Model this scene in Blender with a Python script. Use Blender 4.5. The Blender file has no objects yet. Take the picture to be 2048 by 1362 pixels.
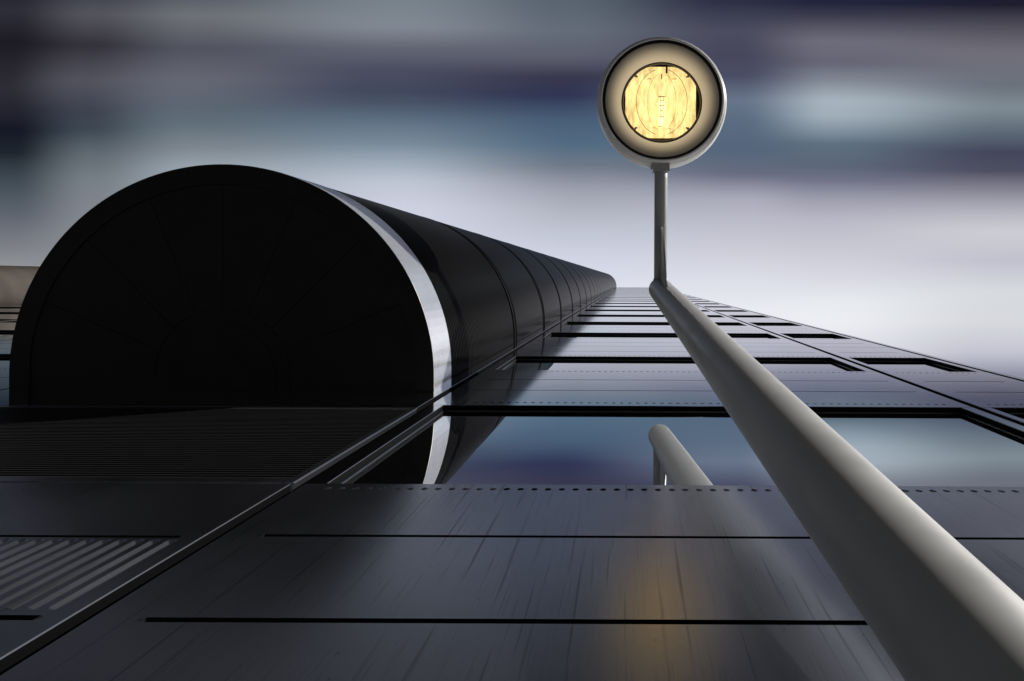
import bpy, math, random
from mathutils import Vector
random.seed(7)
S = bpy.context.scene
C = S.collection
PI = math.pi
# ------------------------------------------------------------------ camera
# x runs along the facade, +y goes into the facade, z is up. z = 0 is the camera's own height.
F = 1150.0            # focal length in pixels of the 2048 wide photograph
D = 1.10              # distance from camera to the facade
K = F * D
GROUND = -1.5
cam_d = bpy.data.cameras.new('camera'); cam = bpy.data.objects.new('camera', cam_d); C.objects.link(cam)
cam.location = (0, 0, 0); cam.rotation_euler = (PI, 0, math.radians(-0.25))
cam_d.sensor_width = 36; cam_d.lens = F / 2048 * 36
cam_d.shift_x = -(1257.5 - 1024) / 2048; cam_d.shift_y = -(681 - 560.5) / 2048
cam_d.clip_start = 0.02; cam_d.clip_end = 6000
S.camera = cam
S.view_settings.view_transform = 'Standard'; S.view_settings.look = 'None'
S.view_settings.exposure = 0; S.view_settings.gamma = 1; S.view_settings.use_curve_mapping = False
S.cycles.max_bounces = 10
S.cycles.sample_clamp_indirect = 6

def lin(c, m=1.0):
    return tuple((((v / 255) + .055) / 1.055) ** 2.4 * m if v > 10 else v / 255 / 12.92 * m for v in c) + (1,)

# ------------------------------------------------------------------ world: blurred streaks of cloud
SUN = Vector((.80, -.42, .42)).normalized()
W = bpy.data.worlds.new('World'); S.world = W; W.use_nodes = True
nt = W.node_tree; N = nt.nodes; L = nt.links
N.clear()
def node(t, **k):
    n = N.new(t)
    for a, b in k.items(): setattr(n, a, b)
    return n
def mth(op, a, b=None, c=None, clamp=False):
    n = node('ShaderNodeMath', operation=op, use_clamp=clamp)
    for i, v in enumerate((a, b, c)):
        if v is None: continue
        if isinstance(v, (int, float)): n.inputs[i].default_value = v
        else: L.new(v, n.inputs[i])
    return n.outputs[0]
tc = node('ShaderNodeTexCoord'); sx = node('ShaderNodeSeparateXYZ'); L.new(tc.outputs['Generated'], sx.inputs[0])
zc = mth('MAXIMUM', sx.outputs[2], .12)
gx = mth('DIVIDE', sx.outputs[0], zc); gy = mth('DIVIDE', sx.outputs[1], zc)
PX = mth('MULTIPLY_ADD', gx, 1150, 1257.5); PY = mth('MULTIPLY_ADD', gy, 1150, 560.5)
# soft wobble so that the streaks are not perfectly straight
cmb = node('ShaderNodeCombineXYZ'); L.new(gx, cmb.inputs[0]); L.new(gy, cmb.inputs[1])
nz = node('ShaderNodeTexNoise'); nz.inputs['Scale'].default_value = 1.3; nz.inputs['Detail'].default_value = 1
mp = node('ShaderNodeMapping'); mp.inputs['Scale'].default_value = (1, 2.6, 1); L.new(cmb.outputs[0], mp.inputs[0]); L.new(mp.outputs[0], nz.inputs[0])
PY = mth('MULTIPLY_ADD', mth('SUBTRACT', nz.outputs[0], .5), 16, PY)
sc = node('ShaderNodeSeparateColor'); L.new(nz.outputs[1], sc.inputs[0]); PX = mth('MULTIPLY_ADD', mth('SUBTRACT', sc.outputs[1], .5), 260, PX)
Y0, Y1 = -700.0, 1300.0
T = mth('DIVIDE', mth('SUBTRACT', PY, Y0), Y1 - Y0, clamp=True)
far = [(-650, (118, 124, 138)), (-300, (112, 118, 132)), (-120, (92, 97, 112))]
stations = [
 (30, [(0,(38,38,52)),(25,(46,46,58)),(90,(28,26,36)),(180,(46,45,56)),(265,(20,24,38)),(310,(30,38,48)),(375,(68,80,90)),(430,(92,100,112)),(500,(125,128,136)),(540,(145,148,152)),(900,(140,144,152))]),
 (200, [(0,(66,69,80)),(35,(84,84,94)),(95,(50,48,59)),(165,(82,82,94)),(225,(60,66,80)),(265,(60,73,85)),(310,(95,106,115)),(360,(118,127,135)),(420,(128,133,142)),(500,(135,138,146)),(900,(140,142,150))]),
 (410, [(0,(88,95,106)),(35,(110,114,120)),(100,(80,82,96)),(160,(100,102,116)),(220,(90,102,116)),(255,(96,112,124)),(300,(125,135,145)),(340,(152,165,176)),(420,(170,176,190)),(900,(180,182,195))]),
 (810, [(0,(118,130,140)),(55,(128,136,148)),(95,(98,102,118)),(140,(74,77,98)),(185,(64,72,96)),(210,(62,74,96)),(245,(82,102,124)),(290,(108,128,146)),(330,(148,162,178)),(365,(178,186,202)),(420,(205,208,226)),(560,(215,218,232)),(900,(205,208,222))]),
 (1160, [(0,(88,100,114)),(60,(98,108,122)),(110,(92,94,112)),(150,(56,56,80)),(190,(36,42,76)),(240,(60,84,112)),(290,(70,98,124)),(335,(100,112,128)),(380,(145,148,164)),(420,(175,178,192)),(470,(192,198,214)),(520,(208,212,230)),(600,(226,228,240)),(900,(205,208,222))]),
 (1480, [(0,(42,46,70)),(60,(74,75,96)),(110,(70,70,94)),(150,(72,76,102)),(200,(92,106,130)),(240,(78,98,122)),(300,(72,92,116)),(350,(92,97,120)),(400,(160,160,178)),(440,(186,186,202)),(500,(204,204,217)),(560,(220,222,234)),(620,(234,236,243)),(900,(205,208,222))]),
 (1630, [(0,(28,32,60)),(30,(60,60,80)),(80,(110,108,124)),(125,(100,100,118)),(160,(128,136,150)),(200,(156,170,182)),(230,(148,164,178)),(285,(82,102,120)),(330,(80,92,112)),(360,(100,104,128)),(400,(148,148,166)),(440,(185,184,200)),(500,(202,202,214)),(550,(215,215,228)),(600,(232,235,240)),(640,(236,238,244)),(900,(190,192,208))]),
 (2018, [(0,(22,22,44)),(40,(72,70,84)),(100,(112,110,122)),(170,(106,114,126)),(210,(116,130,140)),(260,(80,94,110)),(300,(56,60,84)),(340,(68,68,90)),(380,(125,124,140)),(420,(178,178,192)),(460,(205,206,212)),(520,(192,192,208)),(580,(215,218,222)),(640,(214,216,222)),(700,(195,195,210)),(745,(142,144,164)),(900,(140,142,160))]),
]
prev = None
for i, (px, st) in enumerate(stations):
    r = node('ShaderNodeValToRGB'); cr = r.color_ramp; cr.interpolation = 'LINEAR'
    pts = far + [(y, tuple(min(255, v + (10 if 190 <= y <= 400 and px > 600 else 0)) for v in c)) for y, c in st]
    pts = [(y, tuple(sum(c) / 3 + (v - sum(c) / 3) * .88 for v in c)) for y, c in pts]
    while len(cr.elements) > 1: cr.elements.remove(cr.elements[-1])
    cr.elements[0].position = (pts[0][0] - Y0) / (Y1 - Y0); cr.elements[0].color = lin(pts[0][1])
    for y, c in pts[1:]:
        e = cr.elements.new((y - Y0) / (Y1 - Y0)); e.color = lin(c)
    L.new(T, r.inputs[0])
    if prev is None: prev = r.outputs[0]; lastx = px; continue
    mr = node('ShaderNodeMapRange', interpolation_type='SMOOTHSTEP'); L.new(PX, mr.inputs[0])
    mr.inputs[1].default_value = lastx; mr.inputs[2].default_value = px
    mx = node('ShaderNodeMix', data_type='RGBA'); L.new(mr.outputs[0], mx.inputs[0]); L.new(prev, mx.inputs[6]); L.new(r.outputs[0], mx.inputs[7])
    prev = mx.outputs[2]; lastx = px
# towards the horizon the streaks give way to ordinary daylight sky
sky = node('ShaderNodeTexSky', sky_type='NISHITA'); sky.sun_disc = False
sky.sun_elevation = math.asin(SUN.z); sky.sun_rotation = math.atan2(SUN.x, SUN.y)
sk = node('ShaderNodeVectorMath', operation='SCALE'); L.new(sky.outputs[0], sk.inputs[0]); sk.inputs['Scale'].default_value = .05
hz = node('ShaderNodeMapRange', interpolation_type='SMOOTHSTEP'); L.new(sx.outputs[2], hz.inputs[0]); hz.inputs[1].default_value = .25; hz.inputs[2].default_value = .6
mx = node('ShaderNodeMix', data_type='RGBA'); L.new(hz.outputs[0], mx.inputs[0]); L.new(sk.outputs[0], mx.inputs[6]); L.new(prev, mx.inputs[7])
bg = node('ShaderNodeBackground'); L.new(mx.outputs[2], bg.inputs[0]); bg.inputs[1].default_value = 1.0
out = node('ShaderNodeOutputWorld'); L.new(bg.outputs[0], out.inputs[0])
# ------------------------------------------------------------------ sun
sd = bpy.data.lights.new('sun', 'SUN'); sd.energy = 5.0; sd.angle = math.radians(.5); sd.color = (1, .97, .92)
so = bpy.data.objects.new('sun', sd); C.objects.link(so); so.rotation_euler = SUN.to_track_quat('Z', 'Y').to_euler()

# ------------------------------------------------------------------ materials
def mat(name, col, rough=.5, metal=0.0, spec=.5, emit=None, es=0.0):
    m = bpy.data.materials.new(name); m.use_nodes = True
    b = m.node_tree.nodes['Principled BSDF']
    b.inputs['Base Color'].default_value = tuple(col) + (1,); b.inputs['Roughness'].default_value = rough
    b.inputs['Metallic'].default_value = metal; b.inputs['Specular IOR Level'].default_value = spec
    if emit: b.inputs['Emission Color'].default_value = tuple(emit) + (1,); b.inputs['Emission Strength'].default_value = es
    return m
def weather(m, cscale=(1, 1, 1), nscale=6.0, amt=.25, rscale=None, ramt=.08, bump=0.0, specks=0.0, detail=6, drips=False):
    """colour and roughness variation from noise in object coordinates (plus optional dark specks)"""
    t = m.node_tree; n = t.nodes; l = t.links; b = n['Principled BSDF']
    tc = n.new('ShaderNodeTexCoord'); mp = n.new('ShaderNodeMapping'); mp.inputs['Scale'].default_value = cscale
    gm = n.new('ShaderNodeNewGeometry'); l.new(gm.outputs['Position'], mp.inputs[0])
    nz = n.new('ShaderNodeTexNoise'); nz.inputs['Scale'].default_value = nscale; nz.inputs['Detail'].default_value = detail
    l.new(mp.outputs[0], nz.inputs[0])
    base = tuple(b.inputs['Base Color'].default_value)
    mr = n.new('ShaderNodeMapRange'); l.new(nz.outputs[0], mr.inputs[0]); mr.inputs[1].default_value = .3; mr.inputs[2].default_value = .7
    mr.inputs[3].default_value = 1 - amt; mr.inputs[4].default_value = 1 + amt
    fac = mr.outputs[0]
    if specks:
        n2 = n.new('ShaderNodeTexVoronoi'); n2.inputs['Scale'].default_value = specks; l.new(gm.outputs['Position'], n2.inputs[0])
        r2 = n.new('ShaderNodeMapRange'); l.new(n2.outputs['Distance'], r2.inputs[0]); r2.inputs[1].default_value = .03; r2.inputs[2].default_value = .07
        r2.inputs[3].default_value = .35; r2.inputs[4].default_value = 1
        mm = n.new('ShaderNodeMath'); mm.operation = 'MULTIPLY'; l.new(fac, mm.inputs[0]); l.new(r2.outputs[0], mm.inputs[1]); fac = mm.outputs[0]
    if drips:
        for sc, lo, hi, dk in (((55, 1, 1.1), .60, .70, .62), ((170, 1, 2.2), .58, .72, .78)):
            m3 = n.new('ShaderNodeMapping'); m3.inputs['Scale'].default_value = sc; l.new(gm.outputs['Position'], m3.inputs[0])
            n3 = n.new('ShaderNodeTexNoise'); n3.inputs['Scale'].default_value = 1; n3.inputs['Detail'].default_value = 4; l.new(m3.outputs[0], n3.inputs[0])
            r3 = n.new('ShaderNodeMapRange'); l.new(n3.outputs[0], r3.inputs[0]); r3.inputs[1].default_value = lo; r3.inputs[2].default_value = hi; r3.inputs[3].default_value = 1; r3.inputs[4].default_value = dk
            mm = n.new('ShaderNodeMath'); mm.operation = 'MULTIPLY'; l.new(fac, mm.inputs[0]); l.new(r3.outputs[0], mm.inputs[1]); fac = mm.outputs[0]
    vm = n.new('ShaderNodeVectorMath'); vm.operation = 'SCALE'; vm.inputs[0].default_value = base[:3]; l.new(fac, vm.inputs['Scale'])
    l.new(vm.outputs[0], b.inputs['Base Color'])
    rr = n.new('ShaderNodeMapRange'); l.new(nz.outputs[0], rr.inputs[0]); rr.inputs[1].default_value = .3; rr.inputs[2].default_value = .7
    r0 = b.inputs['Roughness'].default_value; rr.inputs[3].default_value = r0 - ramt; rr.inputs[4].default_value = r0 + ramt
    l.new(rr.outputs[0], b.inputs['Roughness'])
    if bump:
        bp = n.new('ShaderNodeBump'); bp.inputs['Strength'].default_value = bump; bp.inputs['Distance'].default_value = .002
        l.new(nz.outputs[0], bp.inputs['Height']); l.new(bp.outputs[0], b.inputs['Normal'])
    return m
M_panel = weather(mat('anodised_panel', (.97, .98, 1.0), .085, 1.0), (1, 1, 1), 1.2, .015, ramt=.012, bump=.0)
M_low = weather(mat('dimmed_weathered_panel', (.56, .58, .65), .24, 1.0), (1, 1, 1), 1.2, .09, ramt=.025, bump=.0, specks=16, drips=True)   # darker copy of the panel metal, dim reflections put into its colour; real drips
M_edge = mat('panel_edge', (.26, .28, .34), .30, 1.0)
M_dark = mat('dark_recess', (.0025, .0025, .003), .8, 0, .05)
def coated_glass():
    m = mat('mirror_glass', (.98, .99, 1.0), .004, 1.0); n = m.node_tree.nodes; l = m.node_tree.links
    b = n['Principled BSDF']; o = n['Material Output']
    # float glass is never quite flat: very slow, shallow waves
    ge = n.new('ShaderNodeNewGeometry'); nz = n.new('ShaderNodeTexNoise'); nz.inputs['Scale'].default_value = 1.1; nz.inputs['Detail'].default_value = 1; l.new(ge.outputs['Position'], nz.inputs[0])
    bp = n.new('ShaderNodeBump'); bp.inputs['Strength'].default_value = .25; bp.inputs['Distance'].default_value = .004; l.new(nz.outputs[0], bp.inputs['Height']); l.new(bp.outputs[0], b.inputs['Normal'])
    return m
M_pane = coated_glass()
M_frame = mat('window_frame', (.05, .055, .07), .3, .6)
M_rib = weather(mat('ribbed_cladding', (.007, .007, .007), .2, 0.0, .02), (1, 1, 1), .4, .2, ramt=.01)
M_ring = mat('cladding_ring', (.0015, .0015, .0015), .6, 0, .08)
M_soffit = weather(mat('soffit_panel', (.010, .010, .010), .45, 0, .2), nscale=3)
M_trim = weather(mat('trim_metal', (.90, .92, .96), .18, .78), (2, 2, 30), 3, .07, ramt=.04)
M_beige = weather(mat('beige_cladding', (.78, .70, .61), .5, 0, .5), (.2, .2, 1.0), .6, .3)
M_pole = weather(mat('pole_paint', (.35, .35, .348), .45, 0, .5), nscale=5, amt=.06, bump=.15)
M_shell = weather(mat('lamp_shell_paint', (.80, .80, .79), .35, 0, .5), nscale=4, amt=.06)
M_bezel = mat('bezel_painted_glow', (.42, .38, .31), .5, 0, .3, emit=(1, .78, .47), es=1)  # lamp light on the bezel painted in as emission, fading from lens to rim
def glow_falloff(m, cx, cy):
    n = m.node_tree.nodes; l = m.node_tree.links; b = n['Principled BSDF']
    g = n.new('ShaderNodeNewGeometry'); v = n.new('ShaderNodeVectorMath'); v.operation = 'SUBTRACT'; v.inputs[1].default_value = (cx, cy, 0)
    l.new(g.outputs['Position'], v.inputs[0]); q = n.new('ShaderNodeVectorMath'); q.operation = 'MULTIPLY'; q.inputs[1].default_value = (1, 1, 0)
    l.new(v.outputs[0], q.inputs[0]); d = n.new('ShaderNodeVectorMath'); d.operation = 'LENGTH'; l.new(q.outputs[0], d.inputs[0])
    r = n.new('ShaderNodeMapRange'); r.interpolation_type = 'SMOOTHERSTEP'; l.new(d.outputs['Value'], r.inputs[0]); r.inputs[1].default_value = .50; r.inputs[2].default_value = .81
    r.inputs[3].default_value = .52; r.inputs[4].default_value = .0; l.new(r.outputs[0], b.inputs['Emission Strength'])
M_gasket = mat('rubber_gasket', (.012, .011, .01), .6)
M_refl = weather(mat('lamp_reflector', (.90, .80, .52), .5, 0), nscale=7, amt=.2)
M_reflb = weather(mat('reflector_facet', (.60, .40, .18), .5, 0), nscale=14, amt=.4)
M_bulb = mat('lit_bulb', (1, .8, .5), .3, emit=(1, .74, .36), es=1.3)
M_socket = mat('ceramic_socket', (.55, .42, .25), .5)
M_asphalt = weather(mat('asphalt', (.045, .045, .047), .85), nscale=3)
M_paver = weather(mat('paving', (.07, .07, .07), .8), nscale=5)
M_conc = weather(mat('opposite_concrete', (.10, .10, .105), .8), nscale=.6)
M_oglass = mat('opposite_glass', (.03, .035, .045), .08, 0, .8)
def thin_glass(glow):
    m = bpy.data.materials.new('prism_glass' if glow else 'clear_lens'); m.use_nodes = True; n = m.node_tree.nodes; l = m.node_tree.links; n.clear()
    o = n.new('ShaderNodeOutputMaterial'); t = n.new('ShaderNodeBsdfTransparent'); t.inputs[0].default_value = (1, .95, .85, 1)
    g = n.new('ShaderNodeBsdfGlossy'); g.inputs['Roughness'].default_value = .02
    f = n.new('ShaderNodeFresnel'); f.inputs[0].default_value = 1.45; x = n.new('ShaderNodeMixShader')
    l.new(f.outputs[0], x.inputs[0]); l.new(t.outputs[0], x.inputs[1]); l.new(g.outputs[0], x.inputs[2])
    if not glow: l.new(x.outputs[0], o.inputs[0]); return m
    # light scattered by the pressed prisms of the lit lens, uneven across it
    e = n.new('ShaderNodeEmission'); e.inputs[0].default_value = (1, .77, .34, 1); ad = n.new('ShaderNodeAddShader')
    ge = n.new('ShaderNodeNewGeometry'); mp = n.new('ShaderNodeMapping'); mp.inputs['Scale'].default_value = (14, 3.2, 1); l.new(ge.outputs['Position'], mp.inputs[0])
    nz = n.new('ShaderNodeTexNoise'); nz.inputs['Scale'].default_value = 1; nz.inputs['Detail'].default_value = 5; nz.inputs['Roughness'].default_value = .7; l.new(mp.outputs[0], nz.inputs[0])
    mr = n.new('ShaderNodeMapRange'); l.new(nz.outputs[0], mr.inputs[0]); mr.inputs[1].default_value = .3; mr.inputs[2].default_value = .6; mr.inputs[3].default_value = .30; mr.inputs[4].default_value = 1.05
    # cut-off optics: the prisms throw the beam downwards, little light leaves beyond 30 degrees
    dt = n.new('ShaderNodeVectorMath'); dt.operation = 'DOT_PRODUCT'; l.new(ge.outputs['Normal'], dt.inputs[0]); l.new(ge.outputs['Incoming'], dt.inputs[1])
    ab = n.new('ShaderNodeMath'); ab.operation = 'ABSOLUTE'; l.new(dt.outputs['Value'], ab.inputs[0])
    cf = n.new('ShaderNodeMapRange'); cf.interpolation_type = 'SMOOTHSTEP'; l.new(ab.outputs[0], cf.inputs[0]); cf.inputs[1].default_value = .87; cf.inputs[2].default_value = .945; cf.inputs[3].default_value = .04; cf.inputs[4].default_value = 1.35
    ml = n.new('ShaderNodeMath'); ml.operation = 'MULTIPLY'; l.new(mr.outputs[0], ml.inputs[0]); l.new(cf.outputs[0], ml.inputs[1])
    l.new(ml.outputs[0], e.inputs[1]); l.new(x.outputs[0], ad.inputs[0]); l.new(e.outputs[0], ad.inputs[1]); l.new(ad.outputs[0], o.inputs[0])
    return m
M_lens = thin_glass(False); M_prism = thin_glass(True); M_brown = mat('scorched_metal', (.10, .05, .015), .5)

# ------------------------------------------------------------------ mesh helpers
class MB:
    def __init__(s): s.v = []; s.f = []; s.m = []
    def quad(s, pts, m=0):
        i = len(s.v); s.v += [tuple(p) for p in pts]; s.f.append(tuple(range(i, i + len(pts)))); s.m.append(m)
    def box(s, x0, x1, y0, y1, z0, z1, m=0):
        p = [(x, y, z) for z in (z0, z1) for y in (y0, y1) for x in (x0, x1)]
        for a in ((0,2,3,1),(4,5,7,6),(0,1,5,4),(2,6,7,3),(0,4,6,2),(1,3,7,5)): s.quad([p[k] for k in a], m)
    def mesh(s, name, mats, smooth=False):
        me = bpy.data.meshes.new(name); me.from_pydata(s.v, [], s.f)
        for m in mats: me.materials.append(m)
        me.polygons.foreach_set('material_index', s.m)
        if smooth: me.polygons.foreach_set('use_smooth', [True] * len(s.f))
        me.update(); return me
    def build(s, name, mats, parent=None, smooth=False, loc=None, weld=False):
        if not isinstance(mats, (list, tuple)): mats = [mats]
        me = s.mesh(name, mats, smooth)
        if weld:
            import bmesh
            b = bmesh.new(); b.from_mesh(me); bmesh.ops.remove_doubles(b, verts=b.verts, dist=1e-5); bmesh.ops.recalc_face_normals(b, faces=b.faces); b.to_mesh(me); b.free()
        return link(name, me, parent, loc)
def link(name, me, parent=None, loc=None):
    o = bpy.data.objects.new(name, me); C.objects.link(o)
    if parent: o.parent = parent
    if loc: o.location = loc
    return o
def thing(name, label, cat, loc=(0, 0, 0), group=None):
    o = bpy.data.objects.new(name, None); C.objects.link(o); o.location = loc
    o['label'] = label; o['category'] = cat
    if group: o['group'] = group
    return o
def tube(mb, path, radii, seg=24, m=0, caps=True):
    rings = []
    for i, p in enumerate(path):
        p = Vector(p); a = Vector(path[max(i - 1, 0)]); b = Vector(path[min(i + 1, len(path) - 1)])
        t = (b - a).normalized(); ref = Vector((1, 0, 0)) if abs(t.x) < .8 else Vector((0, 0, 1))
        u = t.cross(ref).normalized(); w = t.cross(u)
        r = radii[i] if isinstance(radii, (list, tuple)) else radii
        rings.append([p + u * math.cos(2*PI*k/seg) * r + w * math.sin(2*PI*k/seg) * r for k in range(seg)])
    base = len(mb.v)
    for rg in rings: mb.v += [tuple(q) for q in rg]
    for i in range(len(rings) - 1):
        for k in range(seg):
            k2 = (k + 1) % seg
            mb.f.append((base+i*seg+k, base+i*seg+k2, base+(i+1)*seg+k2, base+(i+1)*seg+k)); mb.m.append(m)
    if caps:
        mb.f.append(tuple(base + k for k in reversed(range(seg)))); mb.m.append(m)
        mb.f.append(tuple(base + (len(rings)-1)*seg + k for k in range(seg))); mb.m.append(m)
def lathe(mb, prof, c, seg=96, m=0, a0=0, a1=2*PI):
    """prof: (radius, z) pairs about the vertical axis through c"""
    base = len(mb.v); full = abs(a1 - a0 - 2*PI) < 1e-6; n = seg if full else seg + 1
    for r, z in prof:
        for k in range(n):
            t = a0 + (a1 - a0) * k / seg; mb.v.append((c[0] + r*math.cos(t), c[1] + r*math.sin(t), c[2] + z))
    for i in range(len(prof) - 1):
        for k in range(seg):
            k2 = (k + 1) % n; mb.f.append((base+i*n+k, base+i*n+k2, base+(i+1)*n+k2, base+(i+1)*n+k)); mb.m.append(m)

# ------------------------------------------------------------------ ground
g = MB(); g.quad([(-2500, -2500, GROUND), (2500, -2500, GROUND), (2500, 2500, GROUND), (-2500, 2500, GROUND)])
o = g.build('ground', M_asphalt); o['kind'] = 'structure'
g = MB(); g.box(-34, 12, -6, D + .4, GROUND, GROUND + .12)
o = g.build('pavement', M_paver); o['kind'] = 'structure'

# ------------------------------------------------------------------ facade pieces
Y = D                      # face of the facade
CH = .004                  # chamfer of the panel edges
def clad(mb, x0, x1, z0, z1, holes=(), grooves=(), flutes=None, hx=None, gxr=None, depth=.10):
    """metal panel: chamfered border, rows of round vent holes, long pressed grooves, upright flutes"""
    a, b, c, d = x0 + CH, x1 - CH, z0 + CH, z1 - CH
    yb = Y + CH
    mb.quad([(x0, yb, z0), (x0, yb, z1), (a, Y, d), (a, Y, c)], 1)
    mb.quad([(b, Y, c), (b, Y, d), (x1, yb, z1), (x1, yb, z0)], 1)
    mb.quad([(a, Y, d), (x0, yb, z1), (x1, yb, z1), (b, Y, d)], 1)
    mb.quad([(x0, yb, z0), (a, Y, c), (b, Y, c), (x1, yb, z0)], 1)
    mb.quad([(x0, yb, z0), (x0, Y+depth, z0), (x0, Y+depth, z1), (x0, yb, z1)], 2)
    mb.quad([(x1, yb, z0), (x1, yb, z1), (x1, Y+depth, z1), (x1, Y+depth, z0)], 2)
    mb.quad([(x0, yb, z1), (x0, Y+depth, z1), (x1, Y+depth, z1), (x1, yb, z1)], 0)
    mb.quad([(x0, yb, z0), (x1, yb, z0), (x1, Y+depth, z0), (x0, Y+depth, z0)], 2)
    ev = []
    for h in holes: ev.append((h - PITCH/2, h + PITCH/2, 'h', h))
    for h, w in grooves: ev.append((h - w, h + w, 'g', h))
    if flutes: ev.append((flutes[0], flutes[1], 'f', None))
    ev.sort(); z = c
    for e0, e1, k, h in ev:
        if e0 > z: mb.quad([(a, Y, z), (b, Y, z), (b, Y, e0), (a, Y, e0)])
        z = e1
        if k == 'h':
            n = int(round((hx[1] - hx[0]) / PITCH)); xs = hx[0]
            mb.quad([(a, Y, e0), (xs, Y, e0), (xs, Y, e1), (a, Y, e1)])
            for i in range(n):
                cx = xs + (i + .5) * PITCH
                cell(mb, cx, h, PITCH / 2, PITCH / 2, .0175, 0, .03)
            xe = xs + n * PITCH
            mb.quad([(xe, Y, e0), (b, Y, e0), (b, Y, e1), (xe, Y, e1)])
        elif k == 'g':
            p, q = gxr; p = max(p, a + .01) if p > x0 else a; q = min(q, b - .01) if q < x1 else b
            t = (e1 - e0) * .8; hm = (e0 + e1) / 2; dp = .014
            mb.quad([(a, Y, e0), (p, Y, e0), (p, Y, hm), (p, Y, e1), (a, Y, e1)]) if p > a else None
            mb.quad([(q, Y, e0), (b, Y, e0), (b, Y, e1), (q, Y, e1), (q, Y, hm)]) if q < b else None
            mb.quad([(p, Y, e0), (p + t, Y, e0), (p, Y, hm)]); mb.quad([(p, Y, hm), (p + t, Y, e1), (p, Y, e1)])
            mb.quad([(q, Y, hm), (q - t, Y, e0), (q, Y, e0)]); mb.quad([(q, Y, e1), (q - t, Y, e1), (q, Y, hm)])
            A, B = e0 + (e1-e0)*.22, e1 - (e1-e0)*.22
            mb.quad([(p+t, Y, e0), (q-t, Y, e0), (q-t, Y+dp, A), (p+t, Y+dp, A)], 1)
            mb.quad([(p+t, Y+dp, A), (q-t, Y+dp, A), (q-t, Y+dp, B), (p+t, Y+dp, B)], 2)
            mb.quad([(p+t, Y+dp, B), (q-t, Y+dp, B), (q-t, Y, e1), (p+t, Y, e1)], 2)
            mb.quad([(p, Y, hm), (p+t, Y, e0), (p+t, Y+dp, A), (p+t, Y+dp, B), (p+t, Y, e1)], 1)
            mb.quad([(q, Y, hm), (q-t, Y, e1), (q-t, Y+dp, B), (q-t, Y+dp, A), (q-t, Y, e0)], 1)
        else:
            xs, pit, n = flutes[2], flutes[3], flutes[4]
            mb.quad([(xs + pit*n, Y, e0), (b, Y, e0), (b, Y, e1), (xs + pit*n, Y, e1)])
            mb.quad([(a, Y, e0), (xs, Y, e0), (xs, Y, e1), (a, Y, e1)])
            for i in range(n): cell(mb, xs + (i + .5) * pit, (e0 + e1)/2, pit/2, (e1 - e0)/2, pit*.31, (e1 - e0)/2 - pit*.40, .011, True)
    if z < d: mb.quad([(a, Y, z), (b, Y, z), (b, Y, d), (a, Y, d)])
PITCH = .0656 * D
def cell(mb, cx, cz, hw, hh, r, ext, dp, soft=False):
    """rectangular cell with a round (or long round-ended) recess; ext stretches it upright"""
    n = 12
    inner = []; outer = []
    for k in range(n):
        t = 2*PI*(k + .5)/n; s = math.sin(t); c = math.cos(t)
        inner.append((cx + r*c, cz + r*s + (ext if s > 0 else -ext)))
        mx = max(abs(c), abs(s)); outer.append((cx + hw*c/mx, cz + hh*s/mx))
    crn = {1: (1, 1), 4: (-1, 1), 7: (-1, -1), 10: (1, -1)}
    for k in range(n):
        k2 = (k + 1) % n
        po, qo, pi_, qi = outer[k], outer[k2], inner[k], inner[k2]
        pts = [pi_, po]
        if k in crn and not (abs(po[0]-qo[0]) < 1e-9 or abs(po[1]-qo[1]) < 1e-9): pts.append((cx + hw*crn[k][0], cz + hh*crn[k][1]))
        pts += [qo, qi]
        mb.quad([(p[0], Y, p[1]) for p in pts])
    if soft:   # pressed channel with sloping sides
        inn = [(cx + (p[0]-cx)*.35, cz + (p[1]-cz)*(1 if ext == 0 else (ext)/(abs(p[1]-cz)+1e-9)*1.0)) for p in inner]
        for k in range(n):
            k2 = (k+1) % n
            mb.quad([(inner[k][0], Y, inner[k][1]), (inner[k2][0], Y, inner[k2][1]), (inn[k2][0], Y+dp, inn[k2][1]), (inn[k][0], Y+dp, inn[k][1])], 0)
        mb.quad([(p[0], Y+dp, p[1]) for p in inn], 0)
    else:
        for k in range(n):
            k2 = (k+1) % n
            mb.quad([(inner[k][0], Y, inner[k][1]), (inner[k2][0], Y, inner[k2][1]), (inner[k2][0], Y+dp, inner[k2][1]), (inner[k][0], Y+dp, inner[k][1])], 1 if dp < .004 else 0)
        mb.quad([(p[0], Y+dp, p[1]) for p in inner], 2)
REC = .05
def window(x0, x1, z0, z1, wl, wr):
    """window element as wide as the module: jamb strips left and right, recessed opening"""
    mb = MB()
    for a, b in ((x0, wl), (wr, x1)):
        yb = Y + CH
        mb.quad([(a + CH, Y, z0), (b - CH, Y, z0), (b - CH, Y, z1), (a + CH, Y, z1)], 0)
        mb.quad([(a, yb, z0), (a + CH, Y, z0), (a + CH, Y, z1), (a, yb, z1)], 1)
        mb.quad([(b - CH, Y, z0), (b, yb, z0), (b, yb, z1), (b - CH, Y, z1)], 1)
        mb.quad([(a, yb, z0), (a, Y + .1, z0), (a, Y + .1, z1), (a, yb, z1)], 2)
        mb.quad([(b, yb, z0), (b, Y + .1, z0), (b, Y + .1, z1), (b, yb, z1)], 2)
    # thin bead round the pane
    e = .012; f = Y + REC - .006
    mb.box(wl, wl + e, f, f + .02, z0, z1, 3); mb.box(wr - e, wr, f, f + .02, z0, z1, 3)
    mb.box(wl + e, wr - e, f, f + .02, z1 - e*.6, z1, 3)
    p = MB(); p.box(wl + e*.5, wr - e*.5, Y + REC, Y + REC + .012, z0, z1 - .002)
    return mb.mesh('window', [M_panel, M_edge, M_dark, M_frame]), p.mesh('pane', [M_pane])

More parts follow.
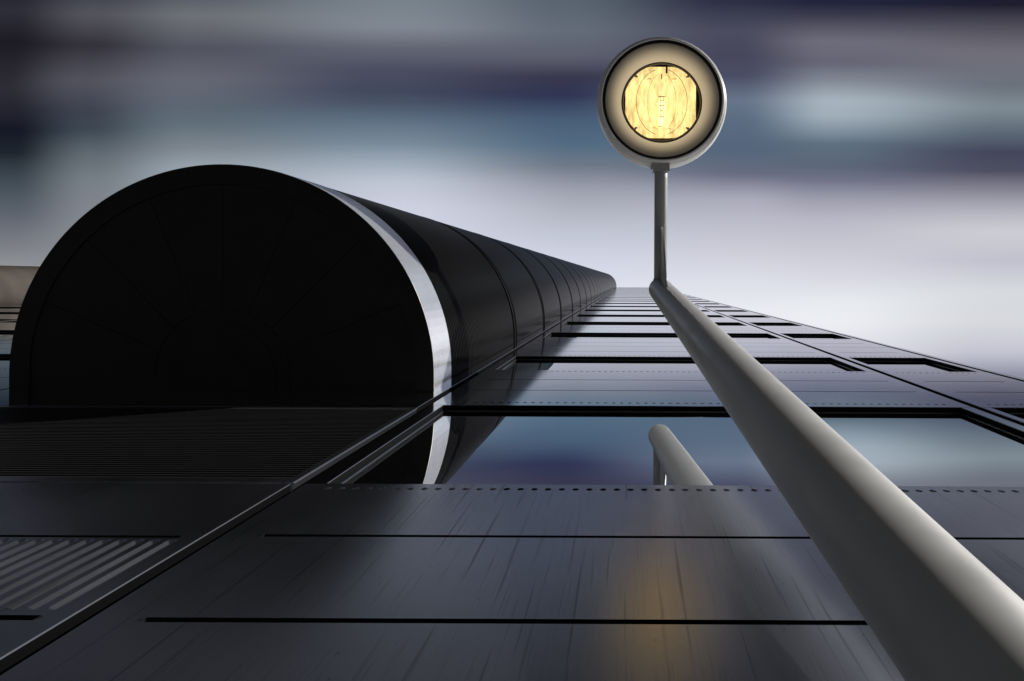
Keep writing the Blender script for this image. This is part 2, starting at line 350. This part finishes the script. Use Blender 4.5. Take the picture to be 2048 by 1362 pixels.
tower = thing('office_tower', 'tall office building clad in dark glossy metal panels with bands of mirror windows', 'building', (0, D, GROUND))
def T_(o):   # keep world coordinates while parenting to the Empty
    o.parent = tower; o.location = Vector(o.location) - tower.location; return o
def part(name, me, dx=0, dz=0):
    o = bpy.data.objects.new(name, me); C.objects.link(o); o.location = (dx, 0, dz); return T_(o)

RF = 93.0
mb = MB(); mb.box(-34, 4.03 * D, Y + .10, Y + 22, GROUND, RF - .05)
T_(mb.build('core', M_dark))
MX = (-1.578 * D, 2.745 * D, -1.470 * D, 2.645 * D, -1.463 * D, 2.62 * D)     # module: left, right, window left, window right, holes from, holes to
SX = (2.812 * D, 3.965 * D, 2.885 * D, 3.880 * D, 2.907 * D, 3.83 * D)
g1 = (-1.436 * D, 2.622 * D); g2 = (2.95 * D, 3.79 * D)
J = .006
spec = []     # (z0, z1, hole heights, grooves)
spec.append((GROUND + .14, .52, (), ()))
spec.append((.53, 3.10 - J, (3.02,), ((2.464, .011), (1.852, .013))))
spec.append((5.035, 7.02, (5.15, 6.925), ((5.73, .010), (6.34, .010))))
spec.append((8.285, 9.575, (8.375,), ((8.88, .010),)))
spec.append((9.585, 10.95, (10.86,), ((10.16, .010),)))
upper = (12.04, 14.06, (12.13, 13.97), ((12.70, .010), (13.37, .010)))
wins = [(3.10, 5.035 - J), (7.02 + J, 8.285 - J), (10.95 + J, 12.04 - J)]
ustep = 3.16; NU = 26
SHIFT = [0] + [-(2.745 + 5.60) * D - k * 4.385 * D for k in range(4)]
for wi, (MXX, gg) in enumerate(((MX, g1), (SX, g2))):
    shifts = SHIFT if wi == 0 else [0]
    x0, x1, wl, wr, h0, h1 = MXX
    for z0, z1, hs, gs in spec:
        mb = MB(); clad(mb, x0, x1, z0, z1, hs, gs, None, (h0, h1), gg)
        me = mb.mesh('spandrel_panel', [M_low if z1 < 4 else M_panel, M_edge, M_dark])
        for s in shifts: part('spandrel_panel', me, s)
    for z0, z1 in wins:
        wm, pm = window(x0, x1, z0, z1, wl, wr)
        for s in shifts:
            w = part('window', wm, s); p = link('pane', pm, w)
    mb = MB(); clad(mb, x0, x1, upper[0], upper[1], upper[2], upper[3], None, (h0, h1), gg)
    me = mb.mesh('spandrel_panel', [M_panel, M_edge, M_dark])
    wm, pm = window(x0, x1, upper[1] + J, upper[0] + ustep - J, wl, wr)
    for s in shifts:
        for k in range(NU):
            dz = k * ustep
            if upper[1] + dz > RF: break
            part('spandrel_panel', me, s, dz)
            if upper[0] + dz + ustep < RF:
                w = part('window', wm, s, dz); p = link('pane', pm, w)
# corner strip beyond the narrow bay, one length per storey, each stepping out a little at its top
def corner(z0, z1):
    mb = MB(); x0 = 4.022 * D; a = 4.082 * D; b = 4.104 * D
    mb.quad([(x0, Y, z0), (a, Y, z0), (b, Y, z1), (x0, Y, z1)])
    mb.quad([(a, Y, z0), (a, Y + 22, z0), (b, Y + 22, z1), (b, Y, z1)])
    mb.quad([(x0, Y, z0), (x0, Y + .1, z0), (a, Y + .1, z0), (a, Y, z0)], 2)
    mb.quad([(x0, Y, z1), (b, Y, z1), (b, Y + .1, z1), (x0, Y + .1, z1)], 2)
    mb.quad([(x0, Y, z0), (x0, Y, z1), (x0, Y + .1, z1), (x0, Y + .1, z0)], 2)
    return mb.mesh('corner_panel', [M_panel, M_edge, M_dark])
for z0, z1 in ((GROUND + .14, 3.09), (3.10, 5.03), (5.04, 7.01), (7.025, 9.575), (9.585, 12.03)): part('corner_panel', corner(z0, z1))
me = corner(12.04, 12.04 + ustep - .01)
for k in range(NU):
    if 12.04 + (k + 1) * ustep < RF: part('corner_panel', me, 0, k * ustep)

# bay below and behind the half-round tower
BX0, BX1 = -5.565 * D, -1.645 * D
P3 = [M_panel, M_edge, M_dark]; PL = [M_low, M_edge, M_dark]
fp = .0634 * D
mb = MB()
clad(mb, BX0, BX1, .53, 3.085, (), ((K / 516.8, .010), (K / 680, .014)), (1.895, 2.432, -1.704 * D - fp * 56, fp, 56), None, (BX0 + .1, -1.716 * D))
T_(mb.build('fluted_panel', PL))
mb = MB(); clad(mb, BX0, BX1, GROUND + .14, .52); T_(mb.build('base_panel', PL))
LZ0, LZ1 = K / 398, K / 258.5
lv = MB(); lx0, lx1 = BX0 + .06, -1.688 * D
lv.box(BX0, BX1, Y, Y + .10, 3.108, LZ0); lv.box(BX0, BX1, Y, Y + .10, LZ1, LZ1 + .03)
lv.box(BX0, lx0, Y, Y + .10, LZ0, LZ1); lv.box(lx1, BX1, Y, Y + .10, LZ0, LZ1)
lv.quad([(BX1, Y, 3.108), (BX1 + .008, Y + .008, 3.108), (BX1 + .008, Y + .008, LZ1 + .03), (BX1, Y, LZ1 + .03)], 1)
louvre = T_(lv.build('louvre', PL))
sl = MB(); sl.v = [(lx0, Y + .002, 0), (lx1, Y + .002, 0), (lx1, Y + .002, .010), (lx0, Y + .002, .010), (lx0, Y + .045, .022), (lx1, Y + .045, .022), (lx1, Y + .045, .030), (lx0, Y + .045, .030)]
sl.f = [(0, 1, 2, 3), (3, 2, 6, 7), (0, 4, 5, 1), (4, 7, 6, 5)]; sl.m = [0] * 4
M_slat = mat('louvre_slat', (.10, .10, .105), .4, .8)
slm = sl.mesh('slat', [M_slat])
nsl = int((LZ1 - LZ0) / .038)
for k in range(nsl): link('slat', slm, louvre, (0, 0, LZ0 + .004 + k * (LZ1 - LZ0) / nsl))
bz = [LZ1 + .045, 7.01, 9.575, 12.03]
for i in range(3):
    mb = MB(); clad(mb, BX0, BX1, bz[i] + (.006 if i else 0), bz[i + 1]); T_(mb.build('plain_panel', P3))
mb = MB(); clad(mb, BX0, BX1, 12.04, 12.04 + ustep - .01); me = mb.mesh('plain_panel', P3)
for k in range(NU):
    if 12.04 + (k + 1) * ustep < RF: part('plain_panel', me, 0, k * ustep)

# ------------------------------------------------------------------ half-round towers
def sweep(mb, cx, cy, prof, seg=72, m=None, t0=0.0, t1=PI, ends=True, cap=False):
    """prof: (r, z) list swept round the half circle and straight back to the facade at both ends"""
    ang = [t0 + (t1 - t0) * k / seg for k in range(seg + 1)]
    base = len(mb.v); n = 0
    for r, z in prof:
        row = []
        if ends and t0 <= 1e-6: row.append((cx + r, Y + .09, z))
        row += [(cx + r * math.cos(t), cy - r * math.sin(t), z) for t in ang]
        if ends and t1 >= PI - 1e-6: row.append((cx - r, Y + .09, z))
        n = len(row); mb.v += row
    for i in range(len(prof) - 1):
        for k in range(n - 1):
            mb.f.append((base+i*n+k, base+i*n+k+1, base+(i+1)*n+k+1, base+(i+1)*n+k)); mb.m.append(m[i] if m else 0)
def rib_profile(R, h, pitch=.0565, ring=.30, dp=.008):
    pr = []; mm = []; z = 0
    n = int((h - ring) / pitch)
    for k in range(n):
        z = k * pitch
        for r, dz in ((R - dp, 0), (R - dp, .012 + dp * .6), (R - .003, .0145 + dp * .6), (R, .052)): pr.append((r, z + dz))
    z = n * pitch
    pr += [(R - .014, z), (R - .022, z), (R - .022, z + .10), (R + .004, z + .105), (R + .004, z + .135), (R - .022, z + .14), (R - .022, h - .002), (R - .014, h)]
    for i in range(len(pr) - 1): mm.append((1 if i % 4 < 2 else 0) if i < n * 4 else 1)
    return pr, mm
def half_tower(cx, cy, R, h1, hb, hring, label, mats, seg=72, ribs=True):
    t = thing('stair_tower', label, 'stair tower', (cx, D, GROUND), 'half-round stair towers on the facade')
    def A(o, p=t): o.parent = p; o.location = Vector(o.location) - t.location; return o
    mrib, mring = mats
    # soffit: hub, inner ring, eight sectors, rim
    def slab(name, r0, r1, a0, a1, z, th=.03, n=12, back=False, mm=M_soffit, gap=0):
        mb = MB(); pts_o = []; pts_i = []
        for k in range(n + 1):
            tt = a0 + (a1 - a0) * k / n
            go = gap / r1; gi = gap / max(r0, .05)
            f = 1 - 2 * k / n
            pts_o.append((cx + r1*math.cos(tt + go*f), cy - r1*math.sin(tt + go*f)))
            pts_i.append((cx + r0*math.cos(tt + gi*f), cy - r0*math.sin(tt + gi*f)))
        if back:
            pts_o = [(pts_o[0][0], Y - .002)] + pts_o + [(pts_o[-1][0], Y - .002)]; pts_i = [(pts_i[0][0], Y - .002)] + pts_i + [(pts_i[-1][0], Y - .002)]
        e = .006
        for k in range(len(pts_o) - 1):
            i0, i1, o0, o1 = pts_i[k], pts_i[k+1], pts_o[k], pts_o[k+1]
            mb.quad([(*i0, z), (*i1, z), (*o1, z), (*o0, z)])
            mb.quad([(*o0, z), (*o1, z), (*o1, z + th), (*o0, z + th)]); mb.quad([(*i0, z), (*i0, z + th), (*i1, z + th), (*i1, z)])
        for q, w in ((pts_i[0], pts_o[0]), (pts_i[-1], pts_o[-1])): mb.quad([(*q, z), (*w, z), (*w, z + th), (*q, z + th)])
        return A(mb.build(name, mm))
    rh, ri, ro = R*.25, R*.32, R*.905
    slab('hub_panel', .0, rh, 0, PI, h1 + .012, back=True, n=24)
    slab('inner_ring', rh + .004, ri, 0, PI, h1 + .016, back=True, n=24)
    for k in range(8): slab('sector_panel', ri + .005, ro, k*PI/8, (k+1)*PI/8, h1 + .012, gap=.003)
    slab('soffit_rim', ro + .005, R - .003, 0, PI, h1 + .001, back=True, n=48)
    mb = MB(); sweep(mb, cx, cy, [(.001, h1 + .022), (R - .012, h1 + .022)], seg); A(mb.build('soffit_backing', M_soffit))
    # polished trim band in two halves
    for a0, a1 in ((0, PI/2 - .004), (PI/2 + .004, PI)):
        mb = MB(); sweep(mb, cx, cy, [(R - .002, h1 + .001), (R, h1 + .004), (R, hb - .006), (R - .006, hb), (R - .03, hb)], 40, None, a0, a1)
        A(mb.build('trim_band', M_trim, smooth=False))
    pr, mm = rib_profile(R - .004, hring - hb, dp=.015); mb = MB(); sweep(mb, cx, cy, pr, seg, mm)
    o = mb.build('ribbed_cladding', [mrib, mring]); o.location = (0, 0, hb); A(o)
    st = 3.27; pr, mm = rib_profile(R - .004, st); mb = MB(); sweep(mb, cx, cy, pr, seg, mm); me = mb.mesh('ribbed_cladding', [mrib, mring])
    k = 0
    while hring + (k + 1) * st < RF - 2:
        o = link('ribbed_cladding', me); o.location = (0, 0, hring + k * st); A(o); k += 1
    zt = hring + k * st
    mb = MB(); sweep(mb, cx, cy, [(R - .01, zt), (R, zt + .1), (R, zt + .9), (R - .3, zt + .9), (.01, zt + .95)], seg); A(mb.build('roof_cap', mring))
    return t
half_tower(-3.97, .959, 2.075, 5.61, 6.16, 9.80, 'near half-round stair tower in black ribbed cladding with a bright metal band round its foot', (M_rib, M_ring))
half_tower(-27.0, .98, 1.50, 5.61, 6.16, 9.80, 'distant half-round stair tower in pale beige ribbed cladding at the far left edge', (M_beige, M_beige), seg=40)

# ------------------------------------------------------------------ lamp post
AX = Vector((.43929, .11685, 8.13)); AD = Vector((-.0495, -.10483, 1)); R = .1626
def axis(h): return AX + AD * (h - 8.13)
post = thing('street_lamp', 'lit round lamp on a leaning pale tubular mast in front of the mirror windows', 'street lamp', (axis(.95).x, axis(.95).y, GROUND))
def P_(o, p=None):
    o.parent = p or post
    if p is None: o.location = Vector(o.location) - post.location
    return o
mb = MB(); path = []; rr = []
b0 = axis(.95); path += [(b0.x + .02, b0.y + .005, GROUND + .13), (b0.x + .02, b0.y + .005, .2), (b0.x + .019, b0.y + .004, .45), (b0.x + .014, b0.y + .002, .7)]; rr += [R] * 4
NP = 46
for k in range(NP + 1):
    h = .95 + (8.05 - .95) * k / NP; path.append(tuple(axis(h))); rr.append(R)
for k in range(1, 9):     # rounded top end
    t = k / 8 * PI / 2; path.append(tuple(axis(8.05 + math.sin(t) * R * .8))); rr.append(max(R * math.cos(t), .002))
tube(mb, path, rr, 64)
P_(mb.build('mast', M_pole, smooth=True))
mb = MB(); mb.box(b0.x - .26, b0.x + .30, b0.y - .27, b0.y + .19, GROUND + .12, GROUND + .15)
P_(mb.build('base_plate', M_pole))
ax, az = .4405, 7.98; ar = .0905
mb = MB(); tube(mb, [(ax, y, az) for y in (.06, -.4, -.9, -1.4, -1.62)], ar, 40); P_(mb.build('arm', M_pole, smooth=True))
# weld collar where the arm meets the mast
mb = MB(); tube(mb, [(ax, y, az) for y in (.03, .01, -.015, -.03)], [ar + .001, ar + .012, ar + .010, ar + .001], 40, caps=False); P_(mb.build('weld_collar', M_pole, smooth=True))
# gusset: curved blade under the arm, running down the mast
mb = MB(); gxm = ax + .006; pts = []
n = 14; top = []; bot = []
for k in range(n + 1):
    t = k / n; y = -.74 + (.74 - .0) * t
    zz = 7.905 - .95 * t ** .55
    sh = (7.9 - zz)
    bot.append((gxm, y, zz)); top.append((gxm, y, 7.93 if k else 7.92))
for sx_ in (-.012, .012):
    for k in range(n): mb.quad([(bot[k][0] + sx_, *bot[k][1:]), (bot[k+1][0] + sx_, *bot[k+1][1:]), (top[k+1][0] + sx_, *top[k+1][1:]), (top[k][0] + sx_, *top[k][1:])])
for k in range(n): mb.quad([(bot[k][0] - .012, *bot[k][1:]), (bot[k][0] + .012, *bot[k][1:]), (bot[k+1][0] + .012, *bot[k+1][1:]), (bot[k+1][0] - .012, *bot[k+1][1:])])
a = bot[-1]; b = axis(a[2])
mb.quad([(a[0] - .012, a[1], a[2]), (a[0] + .012, a[1], a[2]), (b.x + .012, b.y, a[2] - .05), (b.x - .012, b.y, a[2] - .05)])
for sx_ in (-.012, .012): mb.quad([(a[0] + sx_, a[1], a[2]), (b.x + sx_, b.y, a[2] - .05), (top[-1][0] + sx_, b.y, 7.93), (top[-1][0] + sx_, top[-1][1], 7.93)])
P_(mb.build('gusset', M_pole))
# weld seam down the mast
mb = MB(); nrm = Vector((-.27, -.87, 0)).normalized(); path = []; rr = []
for k in range(60):
    h = 6.95 - k / 59 * 3.4; wv = .004 * math.sin(k * .9) + .003 * math.sin(k * 2.3)
    p = axis(h) + nrm * (R - .0005) + Vector((.95, -.3, 0)) * wv; path.append(tuple(p)); rr.append(.0045 * (1 - k / 64) + .001)
tube(mb, path, rr, 8); P_(mb.build('weld_seam', M_pole, smooth=True))
# lamp head
LC = Vector((65.5 / F * 7.85, -361.5 / F * 7.85, 7.85)); RI = .80; RO = .905
glow_falloff(M_bezel, LC.x, LC.y)
mb = MB()
prof = [(RI + .018, 0), (RI + .03, -.006), (RI + .045, .0), (RI + .07, .05)]
for k in range(1, 8): t = k / 8 * PI / 2; prof.append((RI + .07 + (RO - RI - .07) * math.sin(t), .05 + .15 * (1 - math.cos(t))))
for k in range(0, 13): t = k / 12 * PI / 2; prof.append((max(RO * math.cos(t), .002), .22 + .42 * math.sin(t)))
lathe(mb, prof, (LC.x, LC.y, LC.z), 128)
shell = P_(mb.build('lamp_shell', M_shell, smooth=True))
def LH(o): o.parent = shell; o.location = Vector((0, 0, 0)); return o
mb = MB(); lathe(mb, [(RI + .019, .0), (RI + .019, .03), (RI - .022, .03), (RI - .022, .01)], tuple(LC), 96); o = mb.build('gasket', M_gasket); o.parent = shell
RL = .545
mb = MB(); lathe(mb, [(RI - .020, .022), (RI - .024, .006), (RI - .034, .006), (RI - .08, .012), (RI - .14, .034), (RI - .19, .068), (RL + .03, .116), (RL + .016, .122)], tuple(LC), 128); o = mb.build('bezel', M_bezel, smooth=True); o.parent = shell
mb = MB(); lathe(mb, [(RL + .014, .128), (RL + .010, .108), (RL + .004, .108), (RL + .002, .13)], tuple(LC), 96); o = mb.build('lens_gasket', M_gasket); o.parent = shell
mb = MB(); lathe(mb, [(RL + .001, .125), (RL - .002, .112), (RL - .016, .112), (RL - .02, .128)], tuple(LC), 96); o = mb.build('lens_ring', M_socket, smooth=True); o.parent = shell
mb = MB(); lathe(mb, [(RL, .122), (.001, .122)], tuple(LC), 64); o = mb.build('lens', M_lens); o.parent = shell
# cavity: dark housing, reflector with two barrel wings, faceted ends, column, bulb
mb = MB(); lathe(mb, [(RL, .13), (RL + .005, .36), (.001, .36)], tuple(LC), 64); o = mb.build('lamp_housing', M_gasket); o.parent = shell
def lc(x, y, z): return (LC.x + x, LC.y + y, LC.z + z)
rf = MB()
def sup(t, a, b, e=.62):
    c, s = math.cos(t), math.sin(t); return a * math.copysign(abs(c) ** e, c), b * math.copysign(abs(s) ** e, s)
NS = 40
# bright outer plate with clipped sides
pp = MB()
op = []; ip = []
for k in range(NS):
    t = 2*PI*k/NS; x, y = .535*math.cos(t), .535*math.sin(t); x = max(-.505, min(.475, x)); y = max(-.5, min(.49, y)); op.append((x, y)); ip.append(sup(t, .40, .475, .8))
for k in range(NS):
    k2 = (k+1) % NS
    rf.quad([lc(*op[k], .30), lc(*op[k2], .30), lc(*ip[k2], .31), lc(*ip[k], .31)])
o = rf.build('reflector_plate', M_refl); o.parent = shell
pp.quad([lc(*q, .142) for q in op]); o = pp.build('prism_plate', M_prism); o.parent = shell
for sgn in (-1, 1):
    for a_, b_ in ((.355, .46), (.20, .40)):
        tb = MB(); tube(tb, [lc(sgn * a_ * math.cos(q), b_ * math.sin(q) - .01, .134) for q in [(-.42 + .84 * i / 16) * PI for i in range(17)]], .0035 if a_ > .3 else .0025, 6)
        o = tb.build('wing_edge', M_brown); o.parent = shell
for y_, x_, w_ in ((-.33, -.17, .05), (-.33, .17, .06), (.33, -.02, .05), (.35, -.12, .03), (.36, .11, .03)):
    tb = MB(); mb_z = LC.z + .133
    tb.box(LC.x + x_ - w_/2, LC.x + x_ + w_/2, LC.y + y_ - .004, LC.y + y_ + .004, mb_z, mb_z + .003); o = tb.build('prism_clip', M_brown); o.parent = shell
wb = MB(); lv_ = [(1, .275), (.86, .30), (.62, .325), (.30, .335), (.02, .337)]
for i in range(4):
    for k in range(NS):
        k2 = (k+1) % NS; s0, z0 = lv_[i]; s1, z1 = lv_[i+1]; q = 1 if (math.sin(2*PI*(k+.5)/NS) > .62 and i < 2) else 0
        wb.quad([lc(ip[k][0]*s0, ip[k][1]*s0, z0), lc(ip[k2][0]*s0, ip[k2][1]*s0, z0), lc(ip[k2][0]*s1, ip[k2][1]*s1, z1), lc(ip[k][0]*s1, ip[k][1]*s1, z1)], q)
o = wb.build('reflector_bowl', [M_refl, M_reflb]); o.parent = shell
for sgn in (-1, 1):
    wg = MB()
    for i in range(9):
        y0 = -.40 + i*.088; y1 = y0 + .084
        def xx(y): return sgn * (.13 + .17 * math.sqrt(max(0, 1 - (y/.47)**2)))
        wg.quad([lc(sgn*.12, y0, .29), lc(sgn*.12, y1, .29), lc(xx(y1), y1, .20), lc(xx(y0), y0, .20)], 1 if i in (0, 7, 8) else 0)
        wg.quad([lc(xx(y0), y0, .20), lc(xx(y1), y1, .20), lc(xx(y1)+sgn*.025, y1, .26), lc(xx(y0)+sgn*.025, y0, .26)], 0)
    o = wg.build('reflector_wing', [M_refl, M_reflb]); o.parent = shell
cb = MB()
def lbox(mb, x0, x1, y0, y1, z0, z1, m=0): mb.box(LC.x+x0, LC.x+x1, LC.y+y0, LC.y+y1, LC.z+z0, LC.z+z1, m)
lbox(cb, -.055, .055, -.50, -.30, .17, .30); lbox(cb, -.075, .075, -.30, -.13, .17, .30); lbox(cb, .055, .08, -.50, -.41, .126, .2, 1); lbox(cb, -.012, .0, -.40, -.33, .128, .17, 1)
tube(cb, [lc(0, -.13, .21), lc(0, -.08, .21)], .05, 20)
o = cb.build('bulb_socket', [M_socket, M_gasket]); o.parent = shell
mb = MB(); tube(mb, [lc(0, y, .21) for y in (-.08, -.06, -.02, .02, .20, .26, .30, .315)], [.02, .035, .05, .055, .055, .045, .025, .004], 24)
o = mb.build('bulb', M_bulb, smooth=True); o.parent = shell
mb = MB()
for y, w in ((-.085, .048), (-.03, .03), (.04, .04), (.11, .022), (.19, .03)): lbox(mb, -w, w, y - .004, y + .004, .128, .133)
for x in (-.02, .022): lbox(mb, x - .003, x + .003, -.08, .22, .128, .132)
o = mb.build('bulb_clamp', M_brown); o.parent = shell
for a_ in (45, 135, 225, 315):
    c_, s_ = math.cos(math.radians(a_)), math.sin(math.radians(a_))
    mb = MB(); tube(mb, [lc(c_*.515, s_*.515, .10), lc(c_*.515, s_*.515, .13)], .016, 10); lbox(mb, c_*.5-.02, c_*.5+.02, s_*.5-.008, s_*.5+.008, .11, .125)
    o = mb.build('lens_clip', M_socket); o.parent = shell
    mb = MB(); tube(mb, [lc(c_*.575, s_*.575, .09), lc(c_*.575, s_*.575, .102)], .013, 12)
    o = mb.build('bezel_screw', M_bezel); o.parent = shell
# neck bracket between arm and shell
mb = MB(); yb1 = -1.50; yb0 = LC.y + RO * .93
mb.box(ax - .115, ax + .112, LC.y + RI + .06, yb1, 7.87, 8.07); P_(mb.build('neck_bracket', M_pole))
mb = MB(); mb.quad([(ax - .125, yb1 - .03, 7.875), (ax - .118, LC.y + RI + .05, 7.86), (ax - .118, LC.y + RI + .05, 8.06), (ax - .15, yb1 - .03, 8.0)]); mb.quad([(ax - .125, yb1 - .03, 7.875), (ax - .150, yb1 - .03, 8.0), (ax - .118, LC.y + RI + .05, 8.06)])
P_(mb.build('bracket_gasket', M_gasket))

# ------------------------------------------------------------------ unseen block added across the street to darken the lower panels' reflections
ob = thing('added_opposite_block', 'unseen concrete block added across the street to darken reflections in the lower panels', 'building', (-20, -31, GROUND))
mb = MB(); mb.box(-60, 60, -14, 0, 0, 61.5); o = mb.build('wall', M_conc); o.parent = ob
mb = MB(); mb.box(-1.4, 1.4, -.05, .10, 0, 2.0); me = mb.mesh('window', [M_oglass])
for i in range(24):
    for k in range(15): o = link('window', me, ob, (-57.5 + i * 5, 0, 3 + k * 3.9))
